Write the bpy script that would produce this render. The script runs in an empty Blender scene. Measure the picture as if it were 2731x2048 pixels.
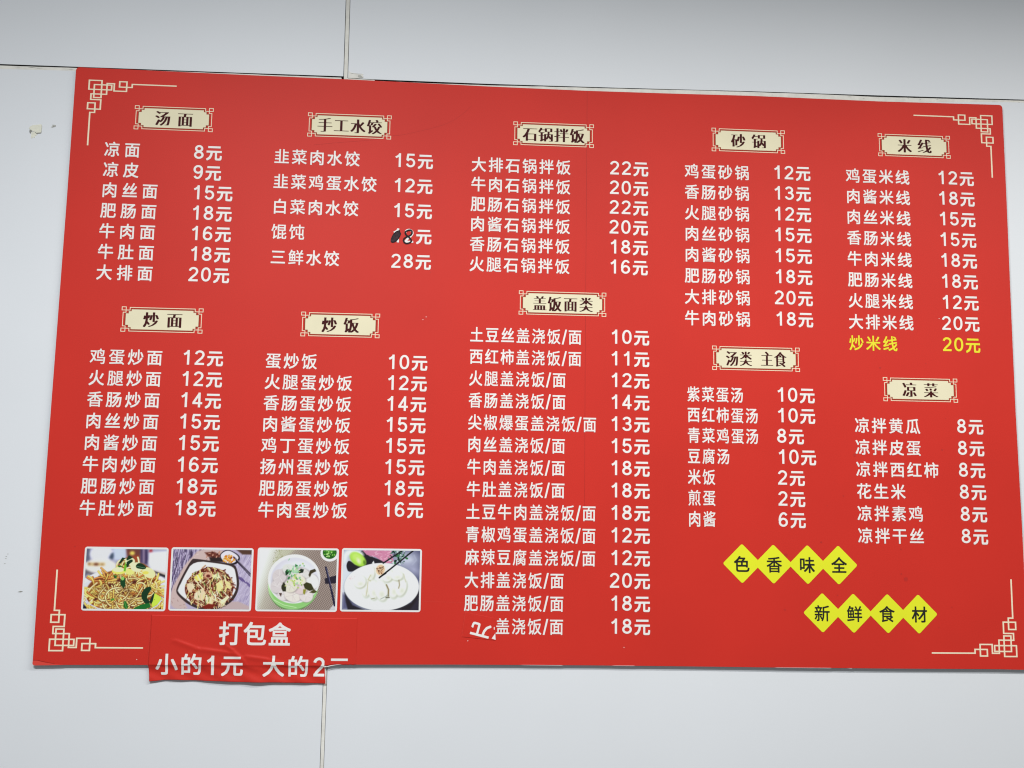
import bpy, bmesh, math, random
import numpy as np
from mathutils import Matrix, Vector

SC = bpy.context.scene
COL = SC.collection
ZB = 1.30            # height of the board's lower edge above the floor (m)
MM = 0.001

# ------------------------------------------------------------------ camera
cam = bpy.data.cameras.new("camera")
cam.sensor_width = 36.0
cam.lens = 36.0
cam.clip_start = 0.05
cam.clip_end = 100
co = bpy.data.objects.new("camera", cam)
COL.objects.link(co)
R = Matrix(((0.99782419, -0.02255535, -0.06195271, -0.24888525),
            (-0.06426079, -0.12255723, -0.99037886, -2.51391347),
            (0.01474559, 0.99220511, -0.12373999, 0.36884094 + ZB),
            (0, 0, 0, 1)))
co.matrix_world = R
SC.camera = co
SC.view_settings.view_transform = 'Standard'
SC.view_settings.look = 'None'
SC.view_settings.exposure = 0.0
SC.view_settings.gamma = 1.0
SC.cycles.filter_width = 1.15

# ------------------------------------------------------------------ light (indoor ceiling tubes)
w = bpy.data.worlds.new("World")
SC.world = w
w.use_nodes = True
bg = w.node_tree.nodes['Background']
bg.inputs[0].default_value = (0.93, 0.97, 1.0, 1)
bg.inputs[1].default_value = 0.19

def area(name, loc, target, sx, sy, watts, color):
    l = bpy.data.lights.new(name, 'AREA')
    l.shape = 'RECTANGLE'; l.size = sx; l.size_y = sy
    l.energy = watts; l.color = color
    o = bpy.data.objects.new(name, l); COL.objects.link(o)
    o.location = loc
    d = Vector(target) - Vector(loc)
    o.rotation_euler = d.to_track_quat('-Z', 'Y').to_euler()
    return o
area("ceiling_tube_light", (1.32, -1.50, 3.168), (1.32, -1.50, 0.0), 3.0, 0.06, 58.4, (1.0, 0.99, 0.97))
area("ceiling_lamp_light", (-0.96, -2.314, 3.404), (-0.96, -2.314, 0.0), 0.9, 0.08, 95.6, (0.96, 0.98, 1.0))

# ------------------------------------------------------------------ helpers
def lin(c):
    out = []
    for v in c[:3]:
        v = v / 255.0
        out.append(v / 12.92 if v <= 0.04045 else ((v + 0.055) / 1.055) ** 2.4)
    return out

def material(name, rgb, rough=0.5, spec=0.3, var=0.0, vscale=4.0, bump=0.0, bscale=300.0, detail=3.0, var2=0.0):
    m = bpy.data.materials.new(name); m.use_nodes = True
    nt = m.node_tree; n = nt.nodes; L = nt.links
    p = n['Principled BSDF']
    p.inputs['Roughness'].default_value = rough
    p.inputs['Specular IOR Level'].default_value = spec
    p.inputs['Base Color'].default_value = (*rgb, 1)
    tc = n.new('ShaderNodeTexCoord')
    if var > 0:
        nz = n.new('ShaderNodeTexNoise'); nz.inputs['Scale'].default_value = vscale
        nz.inputs['Detail'].default_value = detail
        L.new(tc.outputs['Object'], nz.inputs['Vector'])
        mr = n.new('ShaderNodeMapRange')
        mr.inputs['From Min'].default_value = 0.25; mr.inputs['From Max'].default_value = 0.75
        mr.inputs['To Min'].default_value = 1 - var; mr.inputs['To Max'].default_value = 1 + var * 0.6
        L.new(nz.outputs['Fac'], mr.inputs['Value'])
        src = mr.outputs['Result']
        if var2 > 0:
            n2 = n.new('ShaderNodeTexNoise'); n2.inputs['Scale'].default_value = 420
            n2.inputs['Detail'].default_value = 2
            L.new(tc.outputs['Object'], n2.inputs['Vector'])
            m2 = n.new('ShaderNodeMapRange')
            m2.inputs['From Min'].default_value = 0.3; m2.inputs['From Max'].default_value = 0.7
            m2.inputs['To Min'].default_value = 1 - var2; m2.inputs['To Max'].default_value = 1 + var2
            L.new(n2.outputs['Fac'], m2.inputs['Value'])
            mu = n.new('ShaderNodeMath'); mu.operation = 'MULTIPLY'
            L.new(src, mu.inputs[0]); L.new(m2.outputs['Result'], mu.inputs[1])
            src = mu.outputs[0]
        vm = n.new('ShaderNodeVectorMath'); vm.operation = 'SCALE'
        vm.inputs[0].default_value = rgb
        L.new(src, vm.inputs['Scale'])
        L.new(vm.outputs['Vector'], p.inputs['Base Color'])
    if bump > 0:
        bz = n.new('ShaderNodeTexNoise'); bz.inputs['Scale'].default_value = bscale
        bz.inputs['Detail'].default_value = 4
        L.new(tc.outputs['Object'], bz.inputs['Vector'])
        b = n.new('ShaderNodeBump'); b.inputs['Strength'].default_value = bump
        b.inputs['Distance'].default_value = 0.001
        L.new(bz.outputs['Fac'], b.inputs['Height'])
        L.new(b.outputs['Normal'], p.inputs['Normal'])
    return m

RED = (0.66, 0.033, 0.021)
M = {}
M['red'] = material("red_film", RED, 0.52, 0.20, 0.07, 2.6, 0.06, 500, 5, 0.05)
M['red_sticker'] = material("red_sticker_film", (0.66, 0.033, 0.021), 0.50, 0.18, 0.05, 9, 0.05, 500, 4, 0.04)
M['red_line'] = material("red_film_line", (0.40, 0.022, 0.018), 0.5, 0.2)
M['red_hi'] = material("red_film_ridge", (0.76, 0.07, 0.05), 0.5, 0.2)
M['spot'] = material("grease_spot", (0.54, 0.030, 0.022), 0.45, 0.3, 0.1, 60)
M['white'] = material("white_print", (0.92, 0.885, 0.845), 0.5, 0.2, 0.03, 7)
M['mat'] = material("white_photo_border", (0.86, 0.85, 0.83), 0.5, 0.3, 0.03, 7)
M['yellowtext'] = material("yellow_print", (0.90, 0.80, 0.03), 0.5, 0.3, 0.03, 7)
M['yellow'] = material("lime_yellow_print", (0.84, 0.87, 0.03), 0.6, 0.12, 0.03, 9)
M['black'] = material("black_print", (0.022, 0.022, 0.02), 0.6, 0.12)
M['cream'] = material("cream_print", (0.87, 0.80, 0.56), 0.6, 0.12, 0.05, 12)
M['gold'] = material("pale_gold_print", (0.97, 0.83, 0.60), 0.6, 0.12, 0.03, 9)
M['band'] = material("brown_red_print", (0.34, 0.045, 0.02), 0.6, 0.12)
M['maroon'] = material("maroon_print", (0.06, 0.007, 0.008), 0.6, 0.12)
M['edge'] = material("board_edge_shade", (0.30, 0.28, 0.26), 0.8, 0.1, 0.1, 40)  # board sides darkened: part of the shadow under the board, put into colour
M['panel'] = material("wall_panel", (0.815, 0.838, 0.862), 0.45, 0.25, 0.03, 1.7, 0.05, 180, 4, 0.012)
M['core'] = material("panel_side_shade", (0.045, 0.042, 0.04), 0.9, 0.05)  # near-black panel sides: shade inside the open joints, put into the colour
M['strip'] = material("joint_filler", (0.85, 0.83, 0.76), 0.8, 0.2, 0.12, 60, 0.5, 160, 5)
M['void'] = material("dark_gap", (0.02, 0.02, 0.022), 0.9, 0.0)
M['plaster'] = material("bare_plaster", (0.84, 0.83, 0.70), 0.9, 0.1, 0.1, 150, 0.5, 300)
M['plasterdark'] = material("dark_plaster", (0.30, 0.30, 0.27), 0.9, 0.1, 0.3, 200)  # darker grey plaster for chip edges, scuffs and joint specks
M['smudge'] = material("grey_smudge", (0.50, 0.50, 0.46), 0.9, 0.1, 0.2, 120)
M['ink'] = material("black_marker_ink", (0.020, 0.017, 0.020), 0.6, 0.1, 0.3, 300)
M['inkthin'] = material("streaky_marker_ink", (0.055, 0.035, 0.042), 0.6, 0.1, 0.45, 260)
M['paper'] = material("torn_paper", (0.80, 0.78, 0.74), 0.7, 0.2)

def new_obj(name, verts, faces, mat, parent=None, smooth=False):
    """verts in millimetres: x (board centred), z above the board's lower edge, y depth (+ is into the wall)"""
    me = bpy.data.meshes.new(name)
    me.from_pydata([(v[0] * MM, v[1] * MM, v[2] * MM + ZB) for v in verts], [], faces)
    if mat is not None:
        me.materials.append(mat)
    if smooth:
        me.shade_smooth()
    me.update()
    o = bpy.data.objects.new(name, me)
    COL.objects.link(o)
    if parent is not None:
        o.parent = parent
    return o

def recalc(o):
    bm = bmesh.new(); bm.from_mesh(o.data)
    bmesh.ops.recalc_face_normals(bm, faces=bm.faces)
    bm.to_mesh(o.data); bm.free()

def tag(o, label, cat, group=None):
    o['label'] = label; o['category'] = cat
    if group: o['group'] = group

def empty(name):
    o = bpy.data.objects.new(name, None); COL.objects.link(o)
    o.empty_display_size = 0.05
    return o

class Flat:
    """collects flat polygons lying in the board's plane, (x, z) mm, at depth y mm"""
    def __init__(s): s.v = []; s.f = []
    def poly(s, pts, y):
        # orient towards the viewer (-y)
        a = sum(pts[i][0] * pts[(i + 1) % len(pts)][1] - pts[(i + 1) % len(pts)][0] * pts[i][1] for i in range(len(pts)))
        if a < 0: pts = pts[::-1]
        b = len(s.v)
        s.v += [(p[0], y, p[1]) for p in pts]
        s.f.append(list(range(b, b + len(pts))))
    def mesh2d(s, vs, fs, y):
        b = len(s.v)
        s.v += [(p[0], y, p[1]) for p in vs]
        s.f += [[b + i for i in f] for f in fs]
    def build(s, name, mat, parent=None): return new_obj(name, s.v, s.f, mat, parent)

def rect_union(fl, rects, y):
    """axis-aligned rectangles merged into one non-overlapping set of quads"""
    xs = sorted({round(r[i], 4) for r in rects for i in (0, 2)})
    zs = sorted({round(r[i], 4) for r in rects for i in (1, 3)})
    for i in range(len(xs) - 1):
        mx = (xs[i] + xs[i + 1]) / 2; run = None
        for j in range(len(zs)):
            inside = False
            if j < len(zs) - 1:
                mz = (zs[j] + zs[j + 1]) / 2
                inside = any(r[0] < mx < r[2] and r[1] < mz < r[3] for r in rects)
            if inside and run is None: run = zs[j]
            if not inside and run is not None:
                fl.poly([(xs[i], run), (xs[i + 1], run), (xs[i + 1], zs[j]), (xs[i], zs[j])], y); run = None

def ribbon(fl, pts, t, y, closed=False, tx=None):
    """a stroke of thickness t (tx: thickness of its upright runs) along a polyline"""
    n = len(pts); L = []; Rr = []
    for i in range(n):
        if closed: a = pts[i - 1]; b = pts[(i + 1) % n]
        else: a = pts[max(i - 1, 0)]; b = pts[min(i + 1, n - 1)]
        p = pts[i]
        def nrm(p0, p1):
            dx, dz = p1[0] - p0[0], p1[1] - p0[1]; l = math.hypot(dx, dz) or 1
            return (-dz / l, dx / l)
        n1 = nrm(a, p) if (closed or i > 0) else nrm(p, b)
        n2 = nrm(p, b) if (closed or i < n - 1) else n1
        mx, mz = n1[0] + n2[0], n1[1] + n2[1]; l = math.hypot(mx, mz) or 1
        mx /= l; mz /= l
        k = 1 / max(0.5, mx * n1[0] + mz * n1[1])
        h = t / 2 * k
        hx = (tx if tx else t) / 2 * k
        L.append((p[0] + mx * hx, p[1] + mz * h)); Rr.append((p[0] - mx * hx, p[1] - mz * h))
    m = n if closed else n - 1
    for i in range(m):
        j = (i + 1) % n
        fl.poly([L[i], Rr[i], Rr[j], L[j]], y)

def chaikin(pts, n=3, closed=False):
    for _ in range(n):
        m = len(pts); out = []
        if not closed: out.append(pts[0])
        for i in range(m if closed else m - 1):
            a, b = pts[i], pts[(i + 1) % m]
            out += [(a[0] * .75 + b[0] * .25, a[1] * .75 + b[1] * .25), (a[0] * .25 + b[0] * .75, a[1] * .25 + b[1] * .75)]
        if not closed: out.append(pts[-1])
        pts = out
    return pts

def arc(cx, cz, rx, rz, a0, a1, n=14):
    return [(cx + rx * math.cos(math.radians(a0 + (a1 - a0) * i / n)), cz + rz * math.sin(math.radians(a0 + (a1 - a0) * i / n))) for i in range(n + 1)]

def rrect(x0, z0, x1, z1, r, n=5):
    out = []
    for cx, cz, a in ((x1 - r, z1 - r, 0), (x0 + r, z1 - r, 90), (x0 + r, z0 + r, 180), (x1 - r, z0 + r, 270)):
        for i in range(n + 1):
            t = math.radians(a + 90 * i / n); out.append((cx + r * math.cos(t), cz + r * math.sin(t)))
    return out

# ------------------------------------------------------------------ characters
_cur = bpy.data.curves.new("lettering_source", 'FONT')
_cur.size = 1.0; _cur.fill_mode = 'FRONT'; _cur.resolution_u = 3
_src = bpy.data.objects.new("lettering_source", _cur); COL.objects.link(_src)
_glyphs = {}
def glyph(ch):
    """outline of one character as a flat mesh, centred on its em square"""
    if ch in _glyphs: return _glyphs[ch]
    _cur.body = ch
    bpy.context.view_layer.update()
    dg = bpy.context.evaluated_depsgraph_get()
    ev = _src.evaluated_get(dg); me = ev.to_mesh()
    vs = [(v.co.x - 0.5, v.co.y - 0.38) for v in me.vertices]
    fs = [list(p.vertices) for p in me.polygons]
    ev.to_mesh_clear()
    g = (vs, fs)
    _glyphs[ch] = g
    return g

DENSE = set("鸡蛋酱腿爆辣腐韭菜馄饨鲜香煎椒浇饭盖黄素紫锅新食")
def put_char(fl, ch, cx, cz, ew, eh, y, weight=0.014, rot=0.0, clip=None):
    vs, fs = glyph(ch)
    d = weight * (0.72 if ch in DENSE else 1.0)
    k = 0
    for ox, oz in ((0, 0), (-d, -d), (d, -d), (d, d), (-d, d)):
        pts = [((vx + ox) * ew, (vz + oz) * eh) for vx, vz in vs]
        if rot:
            c, s = math.cos(rot), math.sin(rot)
            pts = [(a * c - b * s, a * s + b * c) for a, b in pts]
        fl.mesh2d([(cx + a, cz + b) for a, b in pts], fs, y - 0.05 * k); k += 1

def song_glyph(ch):
    """broad uprights and hair-thin level strokes, as in a heavy book face"""
    key = ('song', ch)
    if key in _glyphs: return _glyphs[key]
    vs, fs = glyph(ch)
    ec = {}
    for f in fs:
        for i in range(len(f)):
            a, b = f[i], f[(i + 1) % len(f)]
            ec.setdefault((min(a, b), max(a, b)), []).append((a, b))
    nr = {}
    for e, l in ec.items():
        if len(l) != 1: continue
        a, b = l[0]
        dx, dz = vs[b][0] - vs[a][0], vs[b][1] - vs[a][1]; le = math.hypot(dx, dz)
        if le < 1e-6: continue
        nx, nz = dz / le, -dx / le
        nr.setdefault(a, []).append((nx, nz)); nr.setdefault(b, []).append((nx, nz))
    area2 = sum(vs[f[i]][0] * vs[f[(i + 1) % len(f)]][1] - vs[f[(i + 1) % len(f)]][0] * vs[f[i]][1] for f in fs[:40] for i in range(len(f)))
    sg = 1 if area2 > 0 else -1
    out = []
    for i, v in enumerate(vs):
        dz = 0
        for nx, nz in nr.get(i, []):
            q = sg * nz
            if abs(q) > 0.9 and abs(q) > abs(dz): dz = q
        out.append((v[0], v[1] - 0.020 * dz))
    _glyphs[key] = (out, fs)
    return _glyphs[key]

def put_song(fl, ch, cx, cz, ew, eh, y):
    vs, fs = song_glyph(ch)
    for k, ox in enumerate((0, -0.018, 0.018, -0.036, 0.036)):
        fl.mesh2d([(cx + (a + ox) * ew, cz + b * eh) for a, b in vs], fs, y - 0.05 * k)

def put_digit(fl, ch, cx, cz, w, h, y, t=0.150):
    """grotesque numerals drawn stroke by stroke; cz is the middle of the numeral"""
    X = lambda p: (cx + p[0] * w / 0.68, cz + (p[1] - 0.5) * h)
    st = []; closed = []
    if ch == '0':
        closed.append([(0.265 * math.copysign(abs(math.cos(a)) ** 0.9, math.cos(a)), 0.5 + 0.425 * math.copysign(abs(math.sin(a)) ** 0.9, math.sin(a))) for a in [2 * math.pi * i / 28 for i in range(28)]])
    elif ch == '1':
        st.append([(0.10, 0.0), (0.10, 1.0)]); st.append([(0.11, 0.93), (0.03, 0.84), (-0.07, 0.76), (-0.20, 0.70)])
    elif ch == '2':
        st.append(arc(0, 0.70, 0.255, 0.225, 172, -25, 14) + [(0.14, 0.47), (0.0, 0.35), (-0.14, 0.22), (-0.22, 0.10)])
        st.append([(-0.325, 0.07), (0.325, 0.07)])
    elif ch == '3':
        st.append(arc(-0.01, 0.725, 0.235, 0.20, 165, -82, 14)); st.append(arc(0, 0.30, 0.265, 0.225, 84, -168, 16))
        st.append([(-0.09, 0.525), (0.05, 0.525)])
    elif ch == '4':
        st.append([(0.13, 0.0), (0.13, 1.0)]); st.append([(-0.33, 0.285), (0.34, 0.285)]); st.append([(0.13, 0.93), (-0.275, 0.30)])
    elif ch == '5':
        st.append([(-0.235, 0.925), (0.28, 0.925)]); st.append([(-0.185, 0.93), (-0.235, 0.53)])
        st.append(arc(0.0, 0.335, 0.262, 0.262, 150, -165, 18))
    elif ch in '69':
        a = arc(0.0, 0.31, 0.255, 0.238, 0, 360, 22)[:-1]
        b = arc(0.03, 0.60, 0.25, 0.327, 35, 90, 5) + arc(0.03, 0.47, 0.29, 0.457, 98, 190, 9)
        if ch == '9':
            a = [(-p[0], 1 - p[1]) for p in a]; b = [(-p[0], 1 - p[1]) for p in b]
        closed.append(a); st.append(b)
    elif ch == '8':
        closed.append(arc(0, 0.738, 0.215, 0.187, 0, 360, 20)[:-1]); closed.append(arc(0, 0.288, 0.262, 0.213, 0, 360, 22)[:-1])
    k = 0
    for s in st: ribbon(fl, [X(p) for p in s], t * h * 0.94, y - 0.05 * k, tx=t * h); k += 1
    for s in closed: ribbon(fl, [X(p) for p in s], t * h * 0.94, y - 0.05 * k, True, tx=t * h); k += 1

# ------------------------------------------------------------------ the wall
def slab(name, outline, y0, y1, mat, parent, bev=0.0):
    """extruded outline (x, z) from front y0 back to y1"""
    n = len(outline)
    a = sum(outline[i][0] * outline[(i + 1) % n][1] - outline[(i + 1) % n][0] * outline[i][1] for i in range(n))
    if a < 0: outline = outline[::-1]
    v = [(p[0], y0, p[1]) for p in outline] + [(p[0], y1, p[1]) for p in outline]
    f = [list(range(n)), list(range(2 * n - 1, n - 1, -1))] + [[i, i + n, (i + 1) % n + n, (i + 1) % n] for i in range(n)]
    o = new_obj(name, v, f, mat, parent); recalc(o)
    if mat is M['panel']:
        o.data.materials.append(M['core'])
        for q in o.data.polygons: q.material_index = 0 if abs(q.normal.y) > 0.9 else 1
    if bev:
        m = o.modifiers.new("edge", 'BEVEL'); m.width = bev * MM; m.segments = 2; m.limit_method = 'ANGLE'
    return o

rnd = random.Random(4)
wall = empty("wall"); wall['kind'] = 'structure'
wall.location = (0, 0, 0)
X0, X1, ZL, ZT = -2300, 2300, -1290, 2250
def jit(pts, amp, step=26, r=rnd):
    out = []
    for i in range(len(pts) - 1):
        a, b = pts[i], pts[i + 1]; l = math.hypot(b[0] - a[0], b[1] - a[1]); n = max(1, int(l / step))
        for k in range(n):
            t = k / n
            j = r.uniform(-amp, amp) if k else 0
            out.append((a[0] + (b[0] - a[0]) * t, a[1] + (b[1] - a[1]) * t + j))
    out.append(pts[-1]); return out
YP = 9.4
# lower edges of the upper panels
eL = [(X0, 1459.5), (-1386, 1462.1), (-1201, 1463.1), (-785, 1464.9), (-534.6, 1466.6)]
eR = [(-522.6, 1463.0), (-460, 1461.8), (-166, 1462.2), (180, 1466.0), (521, 1471.2), (871, 1474.2), (1264, 1479.0), (X1, 1490)]
slab("wall_panel", eL + [(-538.6, ZT), (X0, ZT)], YP, 26, M['panel'], wall)
slab("wall_panel", eR + [(X1, ZT), (-527.2, ZT)], YP, 26, M['panel'], wall)
slab("wall_panel", [(X0, ZL), (-530.6, ZL), (-530.2, 1452), (-785, 1451), (-1212, 1452.2), (-1386, 1449.6), (X0, 1445)], YP + 0.4, 26, M['panel'], wall)
slab("wall_panel", [(-520.6, ZL), (X1, ZL), (X1, 1480), (1264, 1470.8), (1196, 1469.8), (871, 1455), (-520.8, 1450)], YP + 0.4, 26, M['panel'], wall)
# filler strips between them
rj = random.Random(11)
topL = jit([(X0, 1455.6), (-1386, 1458.8), (-1201, 1460.3), (-1000, 1461.6), (-785, 1462.6), (-540, 1463.4)], 0.35, 22, rj)
slab("joint_strip", [(X0, 1441), (-533, 1446)] + topL[::-1], YP + 0.9, 24, M['strip'], wall)
topR = jit([(-455, 1458.6), (-300, 1458.0), (-166, 1458.8), (20, 1462.2), (250, 1465.4), (400, 1468.4), (521, 1469.6), (640, 1470.6), (760, 1471.0), (871, 1470.6), (1060, 1473.4), (1264, 1476.6), (X1, 1488)], 0.35, 22, rj)
slab("joint_strip", [(-455, 1444), (871, 1452.5), (1196, 1467), (1264, 1468), (X1, 1477)] + topR[::-1], YP + 0.9, 24, M['strip'], wall)
slab("joint_strip", [(-533.0, 1446), (-455, 1444), (-455, 1461.0), (-470, 1461.2), (-522.2, 1462.2), (-524.0, 1463.4), (-528.5, ZT), (-537.3, ZT), (-533.2, 1463.0)], YP + 1.0, 24, M['strip'], wall)
slab("joint_strip", [(-529.5, ZL), (-521.6, ZL), (-521.8, 1444), (-529.2, 1444)], YP + 1.4, 24, M['strip'], wall)
slab("wall_backing", [(X0, ZL), (X1, ZL), (X1, ZT), (X0, ZT)], 27, 40, M['void'], wall)

# smear of filler at the crossing of the joints
sm = slab("filler_smear", [(-521.5, 1484), (-519, 1480), (-515.5, 1477.5), (-508, 1476.3), (-498, 1475.2), (-487, 1475.4), (-483.6, 1474.6), (-485.2, 1470.4), (-482, 1466.6), (-486.5, 1463.3), (-500, 1462.6), (-521.5, 1462.5)], YP - 0.7, YP + 1.2, M['strip'], wall, 0.3)
slab("filler_smear", [(-497, 1470.6), (-492, 1471.8), (-488.5, 1469.5), (-486.8, 1467), (-483.2, 1467.6), (-486, 1464), (-493, 1464.2), (-498, 1466)], YP - 0.9, YP - 0.3, M['smudge'], wall)
slab("filler_smear", [(-520, 1476.4), (-508, 1474.8), (-487, 1474.9), (-486, 1474.2), (-500, 1473.9), (-512, 1473.8)], YP - 0.9, YP - 0.3, M['smudge'], wall)
# chipped patch and small marks on the lower left panel
def cz(x, z): return (-1299.5 + (x - 370) * 0.0505, 1310.0 - (z - 520) * 0.0515)
slab("plaster_chip", [cz(*p) for p in ((320, 660), (420, 600), (640, 560), (850, 530), (868, 640), (862, 950), (700, 965), (640, 985), (590, 940), (470, 900), (400, 860), (300, 800), (270, 740))], YP - 0.9, YP + 0.3, M['plaster'], wall, 0.4)
slab("plaster_chip", [cz(*p) for p in ((300, 850), (350, 840), (430, 880), (430, 920), (370, 935), (372, 1010), (330, 1000), (300, 930))], YP - 0.5, YP + 0.3, M['plasterdark'], wall)
slab("plaster_chip", [cz(*p) for p in ((590, 930), (640, 975), (700, 955), (850, 945), (868, 985), (720, 1005), (680, 1035), (640, 1010), (590, 970), (560, 930))], YP - 0.5, YP + 0.3, M['plasterdark'], wall)
slab("plaster_chip", [cz(*p) for p in ((862, 560), (885, 600), (880, 940), (862, 960))], YP - 0.4, YP + 0.3, M['smudge'], wall)
slab("plaster_chip", [cz(*p) for p in ((400, 925), (560, 930), (640, 1010), (660, 1100), (560, 1120), (600, 1230), (520, 1180), (480, 1240), (400, 1240), (390, 1100))], YP - 0.2, YP + 0.3, M['plaster'], wall)
slab("scuff_mark", [cz(*p) for p in ((1380, 530), (1540, 540), (1550, 600), (1450, 640), (1390, 680), (1300, 650), (1380, 610))], YP - 0.2, YP + 0.3, M['smudge'], wall)
slab("scuff_mark", [cz(*p) for p in ((1400, 590), (1450, 625), (1540, 615), (1450, 650), (1400, 640))], YP - 0.3, YP + 0.3, M['plasterdark'], wall)
slab("scuff_mark", [(-1250.5, 164.2), (-1244, 166.4), (-1238.5, 165.8), (-1240.6, 164.3), (-1244, 163.4)], YP - 0.1, YP + 0.5, M['plasterdark'], wall)
for (x, z) in ((-1282.5, 246.4), (-1284.5, 229.8), (-1279.5, 252.0), (-1283.0, 241.5)):
    slab("scuff_mark", [(x - 2.4, z), (x, z + 0.9), (x + 2.0, z + 0.5), (x + 0.8, z - 0.7)], YP - 0.0, YP + 0.5, M['smudge'], wall)
rj = random.Random(2)
# crumbly dark specks along the joints
for i in range(26):
    if i < 14: x, z = rj.uniform(560, 1250), 0; z = 1471 + (x - 871) * 0.012 - rj.uniform(2, 6); l = rj.uniform(3, 16)
    elif i < 20: x = rj.uniform(-1380, -1210); z = 1455.5 + rj.uniform(-1.5, 1.5); l = rj.uniform(4, 22)
    else: x = -532.5 - (rj.uniform(0, 1)) * 2; z = rj.uniform(1480, 1660); x -= (z - 1466) * 0.02; l = 1.4
    slab("joint_crack", [(x, z), (x + l / 2, z + 0.45), (x + l, z + 0.1), (x + l / 2, z - 0.35)], YP + 0.8, YP + 1.8, M['plasterdark'], wall)

# ------------------------------------------------------------------ the menu board
board = empty("menu_board")
board.location = (0, 0, 0)
tag(board, "large red menu board with white Chinese dish names and prices on the white panelled wall", "menu board")
outline = []
def corner(cx, cz_, r, a0):
    return [(cx + r * math.cos(math.radians(a0 + 90 * i / 6)), cz_ + r * math.sin(math.radians(a0 + 90 * i / 6))) for i in range(7)]
outline += [(-1200.8, 1.5), (-1199.6, -1.2), (-1196.0, -2.2)]                      # lower left corner
outline += [(-1112, -1.2), (-936, -0.4), (-700, -1.0), (-560, -0.6), (-521, 0.0), (-500, 2.3), (-438, 3.2), (-230, 4.4), (112, 4.5), (330, 3.4), (527, 2.0), (830, 0.8), (1123, 0.6), (1197, -0.6)]
outline += [(1200.6, 0.0), (1200.4, 6.0), (1199.8, 354), (1196.8, 642), (1197.3, 857), (1198.9, 1206), (1199.2, 1445)]
outline += corner(1190.2, 1448.6, 9, 0)[1:]
outline += [(867, 1453.8), (519, 1454.8), (300, 1452.0), (91, 1450.3), (-166, 1451.3), (-400, 1453.8), (-527, 1455.0), (-783, 1455.6), (-1000, 1457.0)]
outline += corner(-1188.5, 1449.0, 9, 90)
outline += [(-1197.6, 1122), (-1199.5, 700), (-1201.5, 321), (-1201.6, 183)]
def board_panel():
    n = len(outline)
    v = [(p[0], 0.0, p[1]) for p in outline] + [(p[0], 6.4, p[1]) for p in outline]
    f = [list(range(n)), list(range(2 * n - 1, n - 1, -1))] + [[i, i + n, (i + 1) % n + n, (i + 1) % n] for i in range(n)]
    o = new_obj("panel", v, f, M['red'], board); o.data.materials.append(M['edge'])
    recalc(o)
    for p in o.data.polygons: p.material_index = 0 if p.normal.y < -0.9 else 1
    return o
board_panel()
# wall spacers that hold the board a little off the panels
for x, z in ((-1100, 1380), (1100, 1380), (-1100, 80), (1100, 80)):
    slab("spacer", [(x - 20, z - 20), (x + 20, z - 20), (x + 20, z + 20), (x - 20, z + 20)], 6.4, 9.8, M['edge'], board)
# loose film at the lower left corner
fl = Flat(); fl.poly([(-1200.4, 8.6), (-1190, 8.2), (-1172, 4.2), (-1150, 0.6), (-1128, -1.2), (-1165, -2.2), (-1196, -2.6), (-1199.6, -1.0), (-1201.0, 2.0)], -0.9)
fl.build("lifted_film", M['red_hi'], board)
fl = Flat(); ribbon(fl, [(-1200.6, 9.4), (-1188, 8.9), (-1172, 5.2), (-1150, 1.2)], 0.9, -1.0); fl.build("film_crease", M['red_line'], board)
# bare core showing along the trimmed lower edge
for a, b, z in ((-60, 40, 4.6), (160, 215, 4.3), (560, 700, 1.7), (740, 752, 1.2)):
    fl = Flat(); fl.poly([(a, z), (b, z - 0.2), (b, z - 0.9), (a + 6, z - 0.5)], -0.25); fl.build("film_chip", M['mat'], board)
# butt joint of the two widths of film, long scratch
fl = Flat(); ribbon(fl, [(91.6, 1450), (91.2, 1100), (90.6, 700), (91.5, 380)], 0.7, -0.2); fl.build("film_seam", M['red_line'], board)
fl = Flat(); ribbon(fl, chaikin([(-406, 1310), (-380, 1313), (-340, 1324), (-300, 1335), (-262, 1350), (-232, 1370), (-205, 1398)]), 0.4, -0.2); fl.build("scratch", M['red_line'], board)
fl = Flat(); ribbon(fl, [(-600, 1279), (-540, 1287), (-480, 1294), (-440, 1299)], 0.3, -0.2); fl.build("scratch", M['red_line'], board)
fl = Flat(); ribbon(fl, [(-300, 152), (-200, 150), (-60, 148)], 0.4, -0.2); fl.build("scratch", M['red_hi'], board)
for x, z in ((-318, 839), (-310, 846)):
    fl = Flat(); fl.poly([(x, z), (x + 2.4, z + 0.7), (x + 4.6, z), (x + 2.2, z - 0.6)], -0.3); fl.build("film_nick", M['mat'], board)
for x, z in ((1003.5, 877), (-965, 12), (188, 47), (-190, 60)):
    fl = Flat(); fl.poly([(x, z), (x + 1.6, z + 1.4), (x + 2.6, z + .2), (x + 1.1, z - 1.0)], -0.3); fl.build("film_nick", M['mat'], board)
for (x, z, r) in ((682.5, 305, 2.6), (895, 217, 5.4), (885, 290, 2.3), (884, 229.5, 2.4), (721, 176, 2.0), (588, 140, 2.6), (592, 272, 5), (1000, 540, 2.6), (773, 523, 3.8), (742, 420, 2.0), (939, 505, 1.6), (985, 478, 1.4), (846, 746, 2.6), (966, 759, 1.5), (-1122, 272, 1.6), (1012, 620, 1.2), (410, 872, 2.1), (1010, 150, 1.6), (975, 100, 1.4), (700, 395, 1.5), (-300, 960, 1.4)):
    fl = Flat(); rs = random.Random(int(x * 7 + z))
    fl.poly([(x + r * rs.uniform(.8, 1.15) * math.cos(a), z + r * rs.uniform(.8, 1.1) * math.sin(a)) for a in [2 * math.pi * i / 12 for i in range(12)]], -0.2)
    fl.build("grease_spot", M['spot'], board)

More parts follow.
